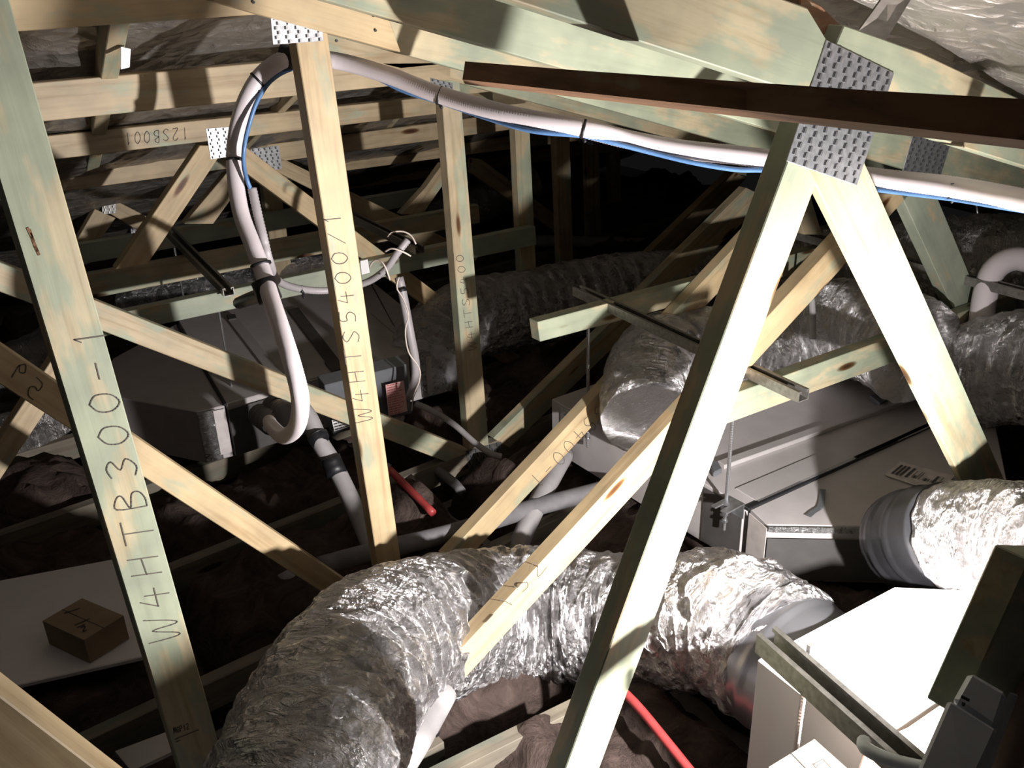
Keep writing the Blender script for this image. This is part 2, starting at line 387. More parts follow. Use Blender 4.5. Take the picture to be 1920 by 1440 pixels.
# truss at 1.0 : the bright V at the right
t = truss(1.0, 'nearest roof truss, its bright V of webs under a large nail plate')
plank('top_chord', 1.0, [(780, -58), (1512, 179), (1552, 76), (1515, 15), (1000, -170), (780, -240)], 'green', t)
plank('top_chord', 1.0, [(1583, 47), (1725, 98), (1915, 187), (2100, 275), (2100, 368), (1790, 271), (1532, 184), (1562, 96)], 'green', t)
wA = plank('web', 1.0, [(1512, 205), (1584, 215), (1527, 354), (1287, 1000), (1084, 1550), (1021, 1550), (1221, 1000), (1478, 300)], 'green', t)
wB = plank('web', 1.0, [(1498, 285), (1614, 288), (1647, 360), (1918, 977), (1994, 1150), (1927, 1150), (1873, 1040), (1532, 352)], 'green', t, t=.02)
nailplate(1.0, [(1550, 75), (1677, 137), (1607, 348), (1475, 302)], t, 7, 16)
pk = plank('web', 1.0, [(-80, 1243), (300, 1533), (300, 1720), (-80, 1420)], 'tan', t, t=.075, label='pale low timber with a knot at the bottom left corner')

# truss at 1.6
t = truss(1.6, 'second roof truss with the wide lettered post at the left and long diagonal web')
plank('top_chord', 1.6, [(560, -14), (700, 26), (1020, 118), (1306, 202), (1640, 300), (1980, 400), (1980, 290), (1020, 18), (560, -110)], 'green', t)
wD = plank('post', 1.6, [(-136, -100), (-10, -100), (18, 0), (411, 1395), (440, 1497), (355, 1497), (30, 440)], 'green', t)
wC = plank('web', 1.6, [(1652, 364), (1712, 358), (745, 1410), (702, 1394)], 'tan', t)
plank('web', 1.6, [(1678, 340), (1745, 340), (1970, 880), (1925, 880)], 'blue', t)
nailplate(1.6, [(1712, 252), (1783, 269), (1762, 336), (1693, 320)], t, 6, 9)
strokes('handwriting', 1.6, word('W4HTB300-1', (336, 1198), (182, 590), (-56, 8)), 'pencil', wD, .0023)
strokes('stamp', 1.6, word('MGP12', (326, 1375), (356, 1366), (-2, -10), .15) + [[(328, 1386), (372, 1368)], [(330, 1391), (338, 1388)]], 'ink', wD, .0012)
strokes('handwriting', 1.6, word('-152', (920, 1175), (1035, 1052), (-22, -12)), 'pencil', wC, .002)
strokes('bark_streak', 1.6, [[(52, 428), (60, 445), (66, 462), (73, 477)], [(56, 432), (64, 455), (70, 470)]], 'brown', wD, .004)
bchord(1.6, -3.0, .95)
plank('ceiling_joist', 1.46, [(800, 1472), (1090, 1327), (1090, 1356), (860, 1480)], 'dimmed', None, label='joist in darkened wood lying low at the bottom edge between the duct and the bright V leg', cat='joist')  # shade along the bottom edge is put into the wood colour

# truss at 2.2
t = truss(2.2, 'third roof truss, its pale lettered post hung with a white conduit')
plank('top_chord', 2.2, [(-40, 64), (600, 19), (600, -40), (-40, -28)], 'tan', t, label='level top chord')
plank('top_chord', 2.2, [(606, 60), (871, 133), (1100, 194), (1415, 281), (1990, 430), (1990, 330), (606, -40)], 'green', t)
plank('jack_board', 2.155, [(400, 2), (487, 27), (752, 98), (731, 38), (608, 0), (400, -60)], 'tan', t, label='pale board nailed over the joint')
wP = plank('post', 2.2, [(552, 55), (614, 60), (755, 1075), (711, 1075)], 'tan', t)
nailplate(2.2, [(507, 30), (602, 30), (607, 77), (512, 84)], t, 5, 6)
plank('web', 2.2, [(-40, 618), (680, 1110), (640, 1134), (-40, 694)], 'tan', t)
wF = t.children[-1] if t.children else None
wN = plank('web', 2.2, [(1500, 333), (1550, 333), (885, 1040), (835, 1045)], 'tan', t)
plank('web', 2.2, [(1478, 345), (1515, 350), (1542, 440), (1508, 440)], 'pine_mid', t)
strokes('handwriting', 2.2, word('W4HTS5400/1', (697, 790), (636, 385), (-30, 3)), 'pencil', wP, .0024)
strokes('handwriting', 2.2, word('W31ATS5400-1', (1222, 652), (985, 905), (19, 19)), 'pencil', wN, .0022)
bchord(2.2)

def nail(px, py, c, parent):
    p = PY(px, py, c)
    tube('nail', [p, p - Vector((0, .002, .0)), p - Vector((0, .004, 0))], .0035, 'ink', parent, seg=8, step=.002, smooth=False)
for px, py in ((699, 29), (703, 57), (474, 4)): nail(px, py, 2.155, t)
for px, py in ((630, 76),): nail(px, py, 2.2, t)
# truss at 2.8
t = truss(2.8, 'fourth roof truss, its knotty post right of the conduit loop')
plank('top_chord', 2.8, [(-40, 165), (845, 86), (845, 150), (-40, 240)], 'pine', t)
plank('top_chord', 2.8, [(610, 94), (862, 156), (1100, 218), (1327, 277), (1990, 440), (1990, 370), (610, 20)], 'pine_mid', t)
wQ = plank('post', 2.8, [(826, 150), (862, 150), (917, 838), (880, 848)], 'pine_mid', t)
nailplate(2.8, [(806, 146), (849, 156), (851, 174), (812, 165)], t, 4, 3)
wE = plank('web', 2.8, [(-40, 476), (877, 842), (873, 880), (-40, 532)], 'pine_mid', t)
nailplate(2.8, [(873, 845), (940, 828), (944, 852), (880, 884)], t, 5, 4, mat='strut')
plank('web', 2.8, [(1400, 352), (1440, 372), (955, 840), (925, 822)], 'pine_mid', t)
plank('web', 2.8, [(-30, 870), (110, 655), (130, 705), (-20, 930)], 'pine', t)
strokes('handwriting', 2.8, word('W4HTS5400', (893, 655), (868, 470), (-14, 2)), 'pencil', wQ, .002)
strokes('handwriting', 2.2, word('59', (62, 756), (6, 690), (22, -28), .35), 'pencil', t, .0024)
bchord(2.8)

# truss at 3.4
t = truss(3.4, 'fifth roof truss, its level chord lettered and cut web under a bright plate')
ch = plank('top_chord', 3.4, [(-40, 268), (985, 164), (985, 194), (-40, 316)], 'pine', t)
plank('top_chord', 3.4, [(800, 160), (980, 230), (1400, 330), (1400, 290), (800, 110)], 'pine_mid', t)
plank('post', 3.4, [(965, 215), (992, 215), (1014, 690), (985, 690)], 'pine_mid', t)
plank('web', 3.4, [(375, 273), (425, 273), (277, 495), (217, 505)], 'tan', t, label='short web cut off above the hanger timber')
plank('web', 3.4, [(430, 252), (995, 684), (965, 697), (430, 301)], 'tan', t)
nailplate(3.4, [(386, 241), (455, 236), (459, 290), (395, 299)], t, 5, 9)
plank('web', 3.4, [(1375, 320), (1400, 335), (1038, 684), (1008, 676)], 'pine', t)
strokes('handwriting', 3.4, word('12SB001', (352, 238), (228, 252), (1, 22)), 'pencil', ch, .0024)
bchord(3.4)

# truss at 4.0
t = truss(4.0, 'sixth roof truss behind, narrow post with a glittering plate on its chord')
plank('top_chord', 4.0, [(-40, 342), (1065, 198), (1065, 228), (-40, 381)], 'pine', t)
plank('post', 4.0, [(1041, 240), (1068, 240), (1080, 660), (1056, 660)], 'pine', t)
plank('web', 4.0, [(425, 325), (468, 325), (400, 420), (345, 420)], 'pine', t)
plank('web', 4.0, [(515, 290), (900, 478), (880, 505), (515, 320)], 'pine', t)
plank('web', 4.0, [(831, 306), (850, 320), (792, 402), (752, 402), (798, 352)], 'pine', t)
nailplate(4.0, [(470, 279), (523, 273), (529, 317), (480, 322)], t, 5, 7)
nailplate(4.0, [(1085, 258), (1112, 262), (1112, 272), (1085, 268)], t, 3, 2)
bchord(4.0)

# truss at 4.6
t = truss(4.6, 'seventh roof truss, dim, crossing small webs at the left')
plank('top_chord', 4.6, [(-40, 382), (829, 271), (1100, 236), (1100, 262), (831, 296), (-40, 412)], 'pine', t)
plank('post', 4.6, [(1099, 255), (1123, 255), (1132, 600), (1108, 600)], 'pine', t)
plank('post', 4.6, [(490, 330), (523, 325), (552, 540), (518, 540)], 'pine', t)
plank('web', 4.6, [(178, 392), (217, 409), (170, 475), (130, 475)], 'pine', t)
plank('web', 4.6, [(215, 375), (277, 407), (262, 434), (205, 400)], 'pine', t)
plank('web', 4.6, [(885, 296), (905, 300), (1052, 410), (1052, 442), (885, 325)], 'pine', t)
nailplate(4.6, [(190, 374), (217, 374), (218, 400), (192, 402)], t, 3, 5, mat='strut')
bchord(4.6)

# truss at 5.2
t = truss(5.2, 'farthest roof truss, hardly lit, thin posts at centre')
plank('top_chord', 5.2, [(-40, 424), (1150, 262), (1150, 284), (-40, 454)], 'pine', t)
plank('post', 5.2, [(1143, 262), (1162, 262), (1172, 560), (1152, 560)], 'pine', t)
nailplate(5.2, [(244, 425), (264, 424), (266, 441), (247, 443)], t, 3, 5)
bchord(5.2)

# jack rafters running down the hip, glimpsed between the level chords
for p0, p1, w_, lb in (((207, 133, 2.75), (187, 243, 3.35), .045, 'short jack rafter under the foil near the top left corner'), ((532, 204, 3.36), (452, 286, 3.97), .03, 'thin jack rafter glimpsed between level chords left of the pale post'), ((736, 230, 3.96), (722, 246, 4.1), .03, 'dim thin jack rafter glimpsed between level chords right of the pale post')):
    A, B = PY(*p0), PY(*p1); dv_ = (B - A).normalized()
    a0 = A - dv_ * (.5 if w_ > .04 else .3); b0 = B + dv_ * (.8 if w_ > .04 else .1); up_ = Vector((0, 0, .07 if w_ > .04 else .05))
    box('jack_rafter', a0 + up_, b0 + up_, w_, up_.z, 'pine_mid', bevel=.002, label=lb, cat='rafter')
prism('rafter_clip', [PY(227, 88, 2.52), PY(245, 92, 2.52), PY(243, 126, 2.52), PY(227, 130, 2.52)], Vector((0, .003, 0)), M['plate'], label='small zinc cyclone strap beside the top left jack rafter', cat='clip', bevel=0)

# ================================================================== HANGER TIMBERS
def timber(c, poly, mat, label):
    return plank('hanger_timber', c, poly, mat, None, label=label, cat='timber', group='timbers spanning the trusses to carry the channels')
timber(3.352, [(130, 607), (1004, 424), (1006, 459), (130, 645)], 'blue', 'green hanger timber, lowest of three at the left, running behind the pale posts')
timber(3.955, [(110, 525), (898, 384), (900, 418), (110, 572)], 'pine_mid', 'brownish hanger timber, middle one of three at the left')
timber(4.55, [(100, 466), (792, 354), (795, 382), (100, 505)], 'blue', 'green hanger timber, highest and farthest of three at the left')
timber(2.248, [(1008, 604), (1545, 462), (1545, 500), (1013, 641)], 'green', 'green hanger timber with a knot and splintered left end at the centre')
timber(1.553, [(1330, 755), (1960, 530), (1960, 575), (1330, 807)], 'green', 'mottled hanger timber crossing the bright V at the right')

# brown rough batten close to the lens
f = Z((872, 115, 1.72), (1400, 157, 1.13), (1930, 186, .735), (1930, 264, .735), (1400, 207, 1.13), (867, 149, 1.72))
bk = Z((880, 118, 1.80), (1400, 160, 1.21), (1930, 190, .80), (1930, 281, .80), (1400, 220, 1.20), (872, 158, 1.79))
n6 = 6
mk('timber_batten', f + bk, [tuple(range(6)), tuple(range(11, 5, -1))] + [(i, (i + 1) % 6, 6 + (i + 1) % 6, 6 + i) for i in range(6)], M['brown'], None, (f[2] - f[0], Vector((0, 0, 1))), label='dark brown rough-sawn batten crossing the top right in front of everything', cat='batten')
prism('metal_strap', [PZ(1610, 58, 1.0), PZ(1662, 74, 1.0), PZ(1716, -14, .93), PZ(1664, -16, .93)], Vector((0, 0, .003)), M['strut'], label='shiny strap over the roof foil at the top right', cat='strap', bevel=0)
prism('timber_block', [PY(1500, -8, 1.03), PY(1540, 10, 1.03), PY(1600, 70, 1.03), PY(1560, 110, 1.03), PY(1500, 60, 1.03)], Vector((0, .03, 0)), M['brown'], label='reddish brown block in the gap above the large nail plate', cat='block')

# ================================================================== CHANNELS AND RODS
def channel(a, b, label, w=.041, h=.032):
    x = (b - a).normalized(); sd_ = x.cross(Vector((0, 0, 1))).normalized(); up = sd_.cross(x)
    th = .003; lip = .010; dl = .008
    prof = [(-w/2, h-dl), (-w/2, 0), (w/2, 0), (w/2, h-dl), (w/2, h), (w/2-lip, h), (w/2-lip, h-dl), (w/2-lip+th, h-dl), (w/2-lip+th, h-th), (w/2-th, h-th), (w/2-th, th), (-w/2+th, th), (-w/2+th, h-th), (-w/2+lip-th, h-th), (-w/2+lip-th, h-dl), (-w/2+lip, h-dl), (-w/2+lip, h), (-w/2, h)]
    P0 = [a + sd_ * u + up * v for u, v in prof]; n = len(P0); vs = P0 + [p + (b - a) for p in P0]
    fs = [(i, (i + 1) % n, n + (i + 1) % n, n + i) for i in range(n)] + [tuple(range(n)), tuple(range(2 * n - 1, n - 1, -1))]
    root = empty('slotted_channel', a, label, 'channel', 'steel channels hung over the units')
    mk('rail', vs, fs, M['strut'], root, (x, up))
    L = (b - a).length; k = int(L / .05); V2, F2 = [], []
    for i in range(k):
        cpt = a + x * (.03 + i * .05) + up * (th + .0006); i0 = len(V2)
        q = [cpt - x * .014 - sd_ * .006, cpt + x * .014 - sd_ * .006, cpt + x * .014 + sd_ * .006, cpt - x * .014 + sd_ * .006]
        V2 += q; F2.append((i0, i0 + 1, i0 + 2, i0 + 3))
    if V2: mk('slots', V2, F2, M['slot'], root)
    return root
def rod(px, py, z, d1, label, r=.005, d0=None, nut=True):
    p = PZ(px, py, z); top = Vector((p.x, p.y, (CAMZ - d0) if d0 else p.z)); bot = Vector((p.x, p.y, CAMZ - d1))
    root = empty('threaded_rod', bot, label, 'rod', 'threaded rods carrying the units')
    tube('rod', [top, (top + bot) / 2, bot], r, 'rod', root, seg=8, step=.004, disp=corr(.0005), smooth=False)
    if nut:
        for zz in (bot.z + .03, bot.z + .055):
            q = Vector((bot.x, bot.y, zz)); tube('nut', [q, q + Vector((0, 0, .005)), q + Vector((0, 0, .009))], .010, 'galv', root, seg=6, step=.004, smooth=False)
    return root
HD = 1.26
channel(PD(430, 555, 1.2), PD(318, 440, 1.2), 'slotted steel channel at the left, open end resting on the lowest green timber')
channel(PD(788, 476, 1.2), PD(655, 409, 1.2), 'slotted steel channel behind the pale post, wrapped in cream wire')
channel(PD(1506, 752, 1.2), PD(1082, 552, 1.2), 'dark steel channel crossing the centre, ending on the mottled timber')
channel(PD(1722, 1475, 1.2), PD(1434, 1215, 1.2), 'near steel channel above the white box at the bottom right', .046, .041)
channel(PD(1990, 578, 1.2), PD(1480, 443, 1.2), 'far steel channel passing behind the V webs at the right')
rod(412, 592, 3.70, 1.78, 'threaded rod on the left side of the left unit', d0=1.25)
rod(1103, 616, 3.3, 1.72, 'bright threaded rod under the knotted timber at the centre', .006, d0=1.25)
rod(1373, 795, 2.84, 1.72, 'threaded rod in front of the right unit with a bracket at its foot', .006, d0=1.25)
rod(1518, 560, 3.6, 1.75, 'thin rod between the V webs before the foil duct', .005, d0=1.2)
rod(1812, 640, 3.0, 1.75, 'thin rod right of the bright V web', .005, d0=1.3)
rod(322, 438, 4.75, 1.9, 'far threaded rod hanging from the back of the left channel', .006, d0=1.2)
r4 = rod(1513, 1252, 1.78, 1.75, 'threaded rod through the near channel over the white box', .006, d0=1.20, nut=False)
p = PZ(1516, 1262, 1.72)
tube('nut', [p + Vector((0, 0, .02)), p + Vector((0, 0, 0)), p - Vector((0, 0, .02))], .0105, 'galv', r4, seg=6, step=.01, smooth=False)

# ================================================================== LEFT UNIT
U1 = 1.62
u1 = empty('air_conditioning_unit', PD(560, 690, U1 + .24), 'grey ducted air conditioning unit under the green timbers at the left', 'air conditioner')
slab('casing', U1, [(334, 600), (690, 523), (766, 662), (424, 757)], .23, 'casing', u1)
slab('plenum', U1 + .004, [(331, 607), (421, 760), (368, 772), (225, 746), (190, 705), (212, 672)], .225, 'casing', u1)
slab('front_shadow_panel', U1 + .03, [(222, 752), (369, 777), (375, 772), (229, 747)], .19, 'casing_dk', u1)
slab('plenum', U1 + .004, [(693, 523), (843, 645), (784, 660), (768, 664)], .225, 'casing', u1)
def vpatch(name, d, a, b, h, mat, parent, out=.003, **k):
    """upright sheet under the top edge a-b of a box"""
    A, B = PD(*a, 1.62), PD(*b, 1.62); A.z -= d - 1.62; B.z -= d - 1.62; nn = (B - A).cross(Vector((0, 0, 1))).normalized()
    if nn.dot(Vector((0, 0, CAMZ)) - A) < 0: nn = -nn
    nn.z = 0
    fz = [A + nn * out, B + nn * out, B + nn * out - Vector((0, 0, h)), A + nn * out - Vector((0, 0, h))]
    return prism(name, fz, -nn * .002, M[mat], parent, (B - A, nn), bevel=0, **k)
vpatch('foil_tape', U1 + .006, (369, 772), (402, 764), .215, 'tape', u1)
vpatch('beige_tape', U1 + .012, (398, 765), (420, 760), .19, 'cream', u1, .005)
vpatch('foil_panel', U1 + .006, (786, 660), (842, 646), .21, 'tape', u1)
vpatch('beige_tape', U1 + .03, (795, 658), (806, 655), .165, 'cream', u1, .006)
for a, b, wd in (((436, 596), (519, 702), .05), ((549, 578), (636, 692), .055), ((700, 583), (765, 640), .03)):
    A, B = PD(*a, U1 - .008), PD(*b, U1 - .008)
    box('seam_rib', A, B, wd, .008, 'casing_dk' if b[0] == 636 else 'rib', u1)
box('seam_gasket', PD(333, 608, U1 - .006), PD(422, 757, U1 - .006), .012, .01, 'dark', u1)
for q in (((608, 678), (628, 672), (646, 688), (624, 696)), ((424, 590), (441, 588), (444, 596), (428, 599))):
    slab('seam_clip', U1 - .014, q, .012, 'casing_dk', u1)
vpatch('edge_lip', U1 - .003, (573, 713), (762, 664), .006, 'rod', u1, .006)
cb = empty('x', PD(690, 700, U1), None, None)
bpy.data.objects.remove(cb)
def facebox(name, pts4, depth, mat, parent, **k):
    f = Z(*pts4); nn = (f[1] - f[0]).cross(f[3] - f[0]).normalized()
    if nn.dot(Vector((0, 0, CAMZ)) - f[0]) > 0: nn = -nn
    return prism(name, f, nn * depth, M[mat], parent, (f[1] - f[0], nn), **k)
eb = facebox('control_box', [(608, 723, 3.62), (762, 683, 3.75), (773, 775, 3.86), (625, 815, 3.73)], .09, 'ebox', u1, bevel=.003)
facebox('warning_label', [(723, 722, 3.70), (757, 714, 3.73), (764, 771, 3.80), (729, 780, 3.77)], .002, 'pink', eb, bevel=0)
facebox('maker_label', [(622, 788, 3.68), (660, 779, 3.715), (663, 798, 3.735), (627, 809, 3.705)], .002, 'paper', eb, bevel=0)
def flatlines(name, quad, rows, z_off, mat, parent, seed=1, words=5, hh=.35):
    """printed lines on a small label; quad = 4 world points"""
    rnd = random.Random(seed); a, b, c2, d = quad; vs, fs = [], []
    for j in range(rows):
        v0 = (j + .5 - hh / 2) / rows; v1 = (j + .5 + hh / 2) / rows; u = .06; end = rnd.uniform(.6, .94)
        while u < end:
            u2 = min(end, u + rnd.uniform(.05, .2)); i = len(vs)
            for (x, y) in ((u, v0), (u2, v0), (u2, v1), (u, v1)): vs.append(a.lerp(b, x).lerp(d.lerp(c2, x), y) + z_off)
            fs.append((i, i + 1, i + 2, i + 3)); u = u2 + .03
    return mk(name, vs, fs, M[mat], parent)
tocam = (Vector((0, 0, CAMZ)) - PZ(740, 745, 3.7)).normalized() * .004
flatlines('printed_text', Z((723, 722, 3.70), (757, 714, 3.73), (764, 771, 3.80), (729, 780, 3.77)), 13, tocam, 'redink', eb, 3, hh=.28)
flatlines('printed_text', Z((622, 788, 3.68), (660, 779, 3.715), (663, 798, 3.735), (627, 809, 3.705)), 4, tocam, 'ink', eb, 4)
# bracket at the rod foot
def bracket(px, py, z, parent, s=1.0):
    c = PZ(px, py, z)
    prism('hanging_bracket', [c + Vector(v) * s for v in ((-.045, -.03, 0), (.04, -.03, 0), (.04, .03, 0), (-.045, .03, 0), (-.045, .012, 0), (-.012, .012, 0), (-.012, -.006, 0), (-.045, -.006, 0))], Vector((0, 0, .006)), M['galv'], parent, bevel=.001)
    prism('bracket_leg', [c + Vector(v) * s for v in ((.036, -.03, -.05), (.04, -.03, -.05), (.04, .03, -.05), (.036, .03, -.05))], Vector((0, 0, .052)), M['galv'], parent, bevel=.001)
bracket(437, 768, 3.80, u1)
for px, py in ((508, 792), (533, 776)):
    P0 = PZ(px, py, 3.15); ax = (PZ(px - 18, py - 12, 3.35) - P0)
    tube('pipe_fitting', [P0 - ax * .2, P0 + ax * .5, P0 + ax * 1.1], .042, 'lag', u1, seg=16, step=.012, disp=lambda i, a, r, p, s_: r * (1.0 if (i // 2) % 2 else .85))
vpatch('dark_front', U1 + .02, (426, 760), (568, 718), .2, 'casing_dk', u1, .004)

# ================================================================== RIGHT UNIT
U2 = 1.62
u2 = empty('air_conditioning_unit', PD(1560, 850, U2 + .24), 'long grey ducted air conditioning unit behind the bright V at the right', 'air conditioner')
slab('casing', U2, [(1395, 948), (1034, 748), (1470, 595), (1580, 652), (1790, 772)], .22, 'casing', u2)
slab('plenum', U2 + .006, [(1407, 953), (1760, 790), (1832, 771), (1865, 787), (1888, 900), (1830, 936), (1707, 988), (1439, 984)], .205, 'casing', u2)
box('seam_gasket', PD(1399, 951, U2 - .004), PD(1765, 785, U2 - .004), .02, .012, 'dark', u2)
for a, b, wd, h, mt in (((1352, 868), (1722, 737), .035, .016, 'rib'), ((1148, 758), (1500, 625), .035, .022, 'white'), ((1143, 776), (1520, 640), .035, .006, 'rib'), ((1400, 928), (1745, 779), .10, .004, 'rib')):
    box('seam_rib', PD(*a, U2 - h), PD(*b, U2 - h), wd, h, mt, u2)
for q in (((1630, 741), (1652, 733), (1672, 745), (1650, 757)), ((1330, 866), (1345, 862), (1354, 878), (1338, 886)), ((1267, 727), (1300, 716), (1306, 728), (1280, 738)), ((1510, 645), (1535, 637), (1558, 652), (1545, 662)), ((1628, 698), (1655, 684), (1678, 697), (1650, 708))):
    slab('seam_clip', U2 - .022, q, .02, 'ebox', u2)
vpatch('foil_front', U2 + .045, (1441, 985), (1706, 989), .15, 'casing_dk', u2, .004)  # dark colour stands in for shade on this foil face
vpatch('foil_edge', U2 + .002, (1441, 985), (1706, 989), .02, 'tape', u2, .005)
vpatch('foil_corner', U2 + .01, (1407, 956), (1440, 985), .19, 'cream', u2, .004)
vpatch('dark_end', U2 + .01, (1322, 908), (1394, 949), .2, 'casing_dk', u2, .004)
vpatch('foil_patch', U2 + .01, (1052, 758), (1124, 792), .2, 'tape', u2, .004)
vpatch('sheet_metal_end', U2 + .01, (1134, 796), (1230, 850), .2, 'collar', u2, .003)
bracket(1366, 948, 2.93, u2)
lb = slab('torn_label', U2 - .001, [(1659, 890), (1688, 865), (1790, 892), (1765, 918), (1712, 908)], .002, 'cream', u2, bevel=0)
def barcode():
    vs, fs = [], []; Q = [PD(*p, U2 - .003) for p in ((1664, 889), (1690, 868), (1786, 893), (1764, 915))]
    a, b, c2, d = Q; rnd = random.Random(5); u = .03
    while u < .95:
        w_ = rnd.choice((.012, .02, .045)); i = len(vs)
        v0, v1 = (.12, .88) if u < .35 else (.2, rnd.choice((.4, .75)))
        for (x, y) in ((u, v0), (u + w_, v0), (u + w_, v1), (u, v1)): vs.append(a.lerp(d, x).lerp(b.lerp(c2, x), y))
        fs.append((i, i + 1, i + 2, i + 3)); u += w_ + rnd.choice((.015, .03, .06))
    mk('printed_bars', vs, fs, M['casing_dk'], lb)
barcode()
def hstrokes(name, d, lines, mat, parent, w):
    vs, fs = [], []
    for ln in lines:
        p3 = [PD(x, y, d) for x, y in ln]
        for a, b in zip(p3, p3[1:]):
            s_ = (b - a).normalized().cross(Vector((0, 0, 1))) * w / 2; i = len(vs)
            vs += [a - s_, a + s_, b + s_, b - s_]; fs.append((i, i + 1, i + 2, i + 3))
    return mk(name, vs, fs, M[mat], parent)
hstrokes('handwriting', U2 - .001, word('CONTROL', (1778, 946), (1706, 972), (4, 11)), 'pencil', u2, .003)
hstrokes('scuff_mark', U2 - .001, [[(1543, 917), (1541, 940), (1537, 952), (1524, 960), (1515, 968)]], 'ebox', u2, .018)

# flexible duct collar on the right unit
tube('duct_collar', Z((1700, 1015, 2.62), (1745, 1008, 2.50), (1785, 1003, 2.42)), .135, 'cdark', u2, seg=40, step=.01, disp=lambda i, a, r, p, s_: r + (.004 if i in (4, 5, 12) else 0))

# ================================================================== FOIL DUCTS
def crinkle(amp, pitch, seed, fine=9):
    def f_(i, a, r, p, s_):
        rib = math.sin(2 * math.pi * (s_ / pitch + a / (2 * math.pi)))
        q = p * fine + Vector((seed, 0, 0))
        n1 = abs(noise.noise(Vector((s_ * 26, math.cos(a) * 2.2 + seed, math.sin(a) * 2.2))))    # sharp folds running round the duct
        n2 = abs(noise.noise(q)); n3 = noise.noise(q * 2.7); n4 = noise.noise(p * 3.0)
        n5 = abs(noise.noise(Vector((s_ * 60, math.cos(a) * 5 + seed, math.sin(a) * 5))))
        return r * (1 + amp * (.3 * rib - 2.0 * n1 - .8 * n2 + .4 * n3 + 1.2 * n4 - .6 * n5))
    return f_
def duct(name, pts, R_, label, mat='foil', seg=120, step=.008, amp=.045, pitch=.075, seed=0, fine=9, **k):
    return tube(name, Z(*pts) if not k.get('raw') else pts, R_, mat, None, seg=seg, step=step, n=20, disp=crinkle(amp, pitch, seed, fine), label=label, cat='duct', group='silver flexible ducts')
WB = 1.5
_A, _B = PD(1420, 1236, WB), PD(1676, 1100, WB); wbm = _A.lerp(_B, .5) - Vector((0, 0, .205))
wbn = (_B - _A).cross(Vector((0, 0, 1))).normalized()
if wbn.dot(PZ(1300, 1180, 2.6) - wbm) < 0: wbn = -wbn
md = [PZ(545, 1560, 1.80).to_tuple() + (.19,), PZ(582, 1440, 1.90).to_tuple() + (.19,), PZ(634, 1312, 2.10).to_tuple() + (.192,), PZ(725, 1212, 2.42).to_tuple() + (.2,), PZ(870, 1165, 2.82).to_tuple() + (.208,), PZ(1020, 1150, 2.93).to_tuple() + (.212,), PZ(1150, 1158, 2.86).to_tuple() + (.2,), PZ(1250, 1175, 2.74).to_tuple() + (.19,), (wbm + wbn * .33 + Vector((-.02, 0, 0))).to_tuple() + (.20,), (wbm + wbn * .16).to_tuple() + (.20,), (wbm + wbn * .10).to_tuple() + (.192,)]
tube('flexible_duct', md, .2, 'foil', None, seg=220, step=.0055, n=20, disp=crinkle(.058, .07, 3, 9), label='large crinkled silver foil duct curving across the foreground to the white box', cat='duct', group='silver flexible ducts')
duct('flexible_duct', [(800, 690, 4.2), (825, 640, 4.3), (880, 600, 4.4), (1000, 575, 4.6), (1150, 548, 4.8), (1300, 530, 5.0), (1440, 520, 5.1)], .19, 'silver foil duct running behind the centre posts from the left unit', seed=11, seg=90, step=.012)
duct('flexible_duct', [(1215, 790, 3.2), (1215, 715, 3.35), (1250, 665, 3.5), (1340, 655, 3.6), (1450, 680, 3.7)], .165, 'silver foil duct arching behind the right unit at the centre', seed=17, seg=90, step=.012)
duct('flexible_duct', [(1440, 540, 4.4), (1560, 515, 4.2), (1740, 505, 3.95), (1990, 505, 3.7)], .22, 'dull foil duct running across behind the V at the far right', mat='foil_dull', seed=23, seg=90, step=.014)
duct('flexible_duct', [(1440, 640, 3.9), (1540, 615, 3.7), (1640, 620, 3.5), (1720, 660, 3.3)], .19, 'glittering foil duct framed inside the bright V', seed=29, seg=100, step=.01)
duct('flexible_duct', [(1800, 720, 3.5), (1880, 690, 3.3), (2000, 700, 3.1)], .2, 'silver foil duct at the right edge under the mottled timber', seed=31, seg=90, step=.012)
duct('flexible_duct', [(1782, 1004, 2.43), (1830, 1002, 2.36), (1900, 1010, 2.28), (2000, 1040, 2.15)], .142, 'crinkled foil duct leaving the right unit beside the white box', seed=37, seg=120, step=.007)
duct('flexible_duct', [(-60, 720, 4.4), (40, 690, 4.5), (110, 655, 4.6), (150, 610, 4.8)], .14, 'dim foil duct at the left edge behind the lettered post', mat='foil_dull', seed=41, seg=70, step=.014)
duct('flexible_duct', [(-60, 850, 4.0), (60, 815, 4.1), (120, 760, 4.3)], .13, 'dark foil duct low at the left edge behind the diagonal webs', mat='foil_dull', seed=43, seg=70, step=.014)
duct('flexible_duct', [(240, 590, 5.2), (330, 560, 5.2), (480, 535, 5.2), (640, 505, 5.2)], .13, 'dark foil duct seen between the two lower hanger timbers', seed=47, seg=70, step=.014)
duct('flexible_duct', [(690, 460, 6.0), (800, 420, 6.0), (900, 380, 6.1), (1000, 340, 6.2)], .13, 'far dark foil duct glinting behind the knotty post', mat='foil_dull', seed=53, seg=60, step=.016)

# ================================================================== WHITE BOX, BOTTOM RIGHT
WB = 1.5
wb = empty('plenum_box', PD(1640, 1250, WB + .4), 'large white lined plenum box at the bottom right, brightly lit', 'plenum')
slab('lid', WB, [(1420, 1236), (1676, 1100), (1907, 1110), (1790, 1300), (1700, 1362), (1622, 1396)], .50, 'white', wb)
tube('duct_collar', [wbm + wbn * .15, wbm + wbn * .08, wbm + wbn * .0], .188, 'collar', wb, seg=56, step=.01, disp=lambda i, a, r, p, s_: r + (.003 if i in (5, 6) else 0))
hstrokes('pen_mark', WB - .001, [[(1630, 1172), (1640, 1175), (1655, 1175), (1666, 1171)], [(1688, 1154), (1698, 1157)]], 'cream', wb, .003)
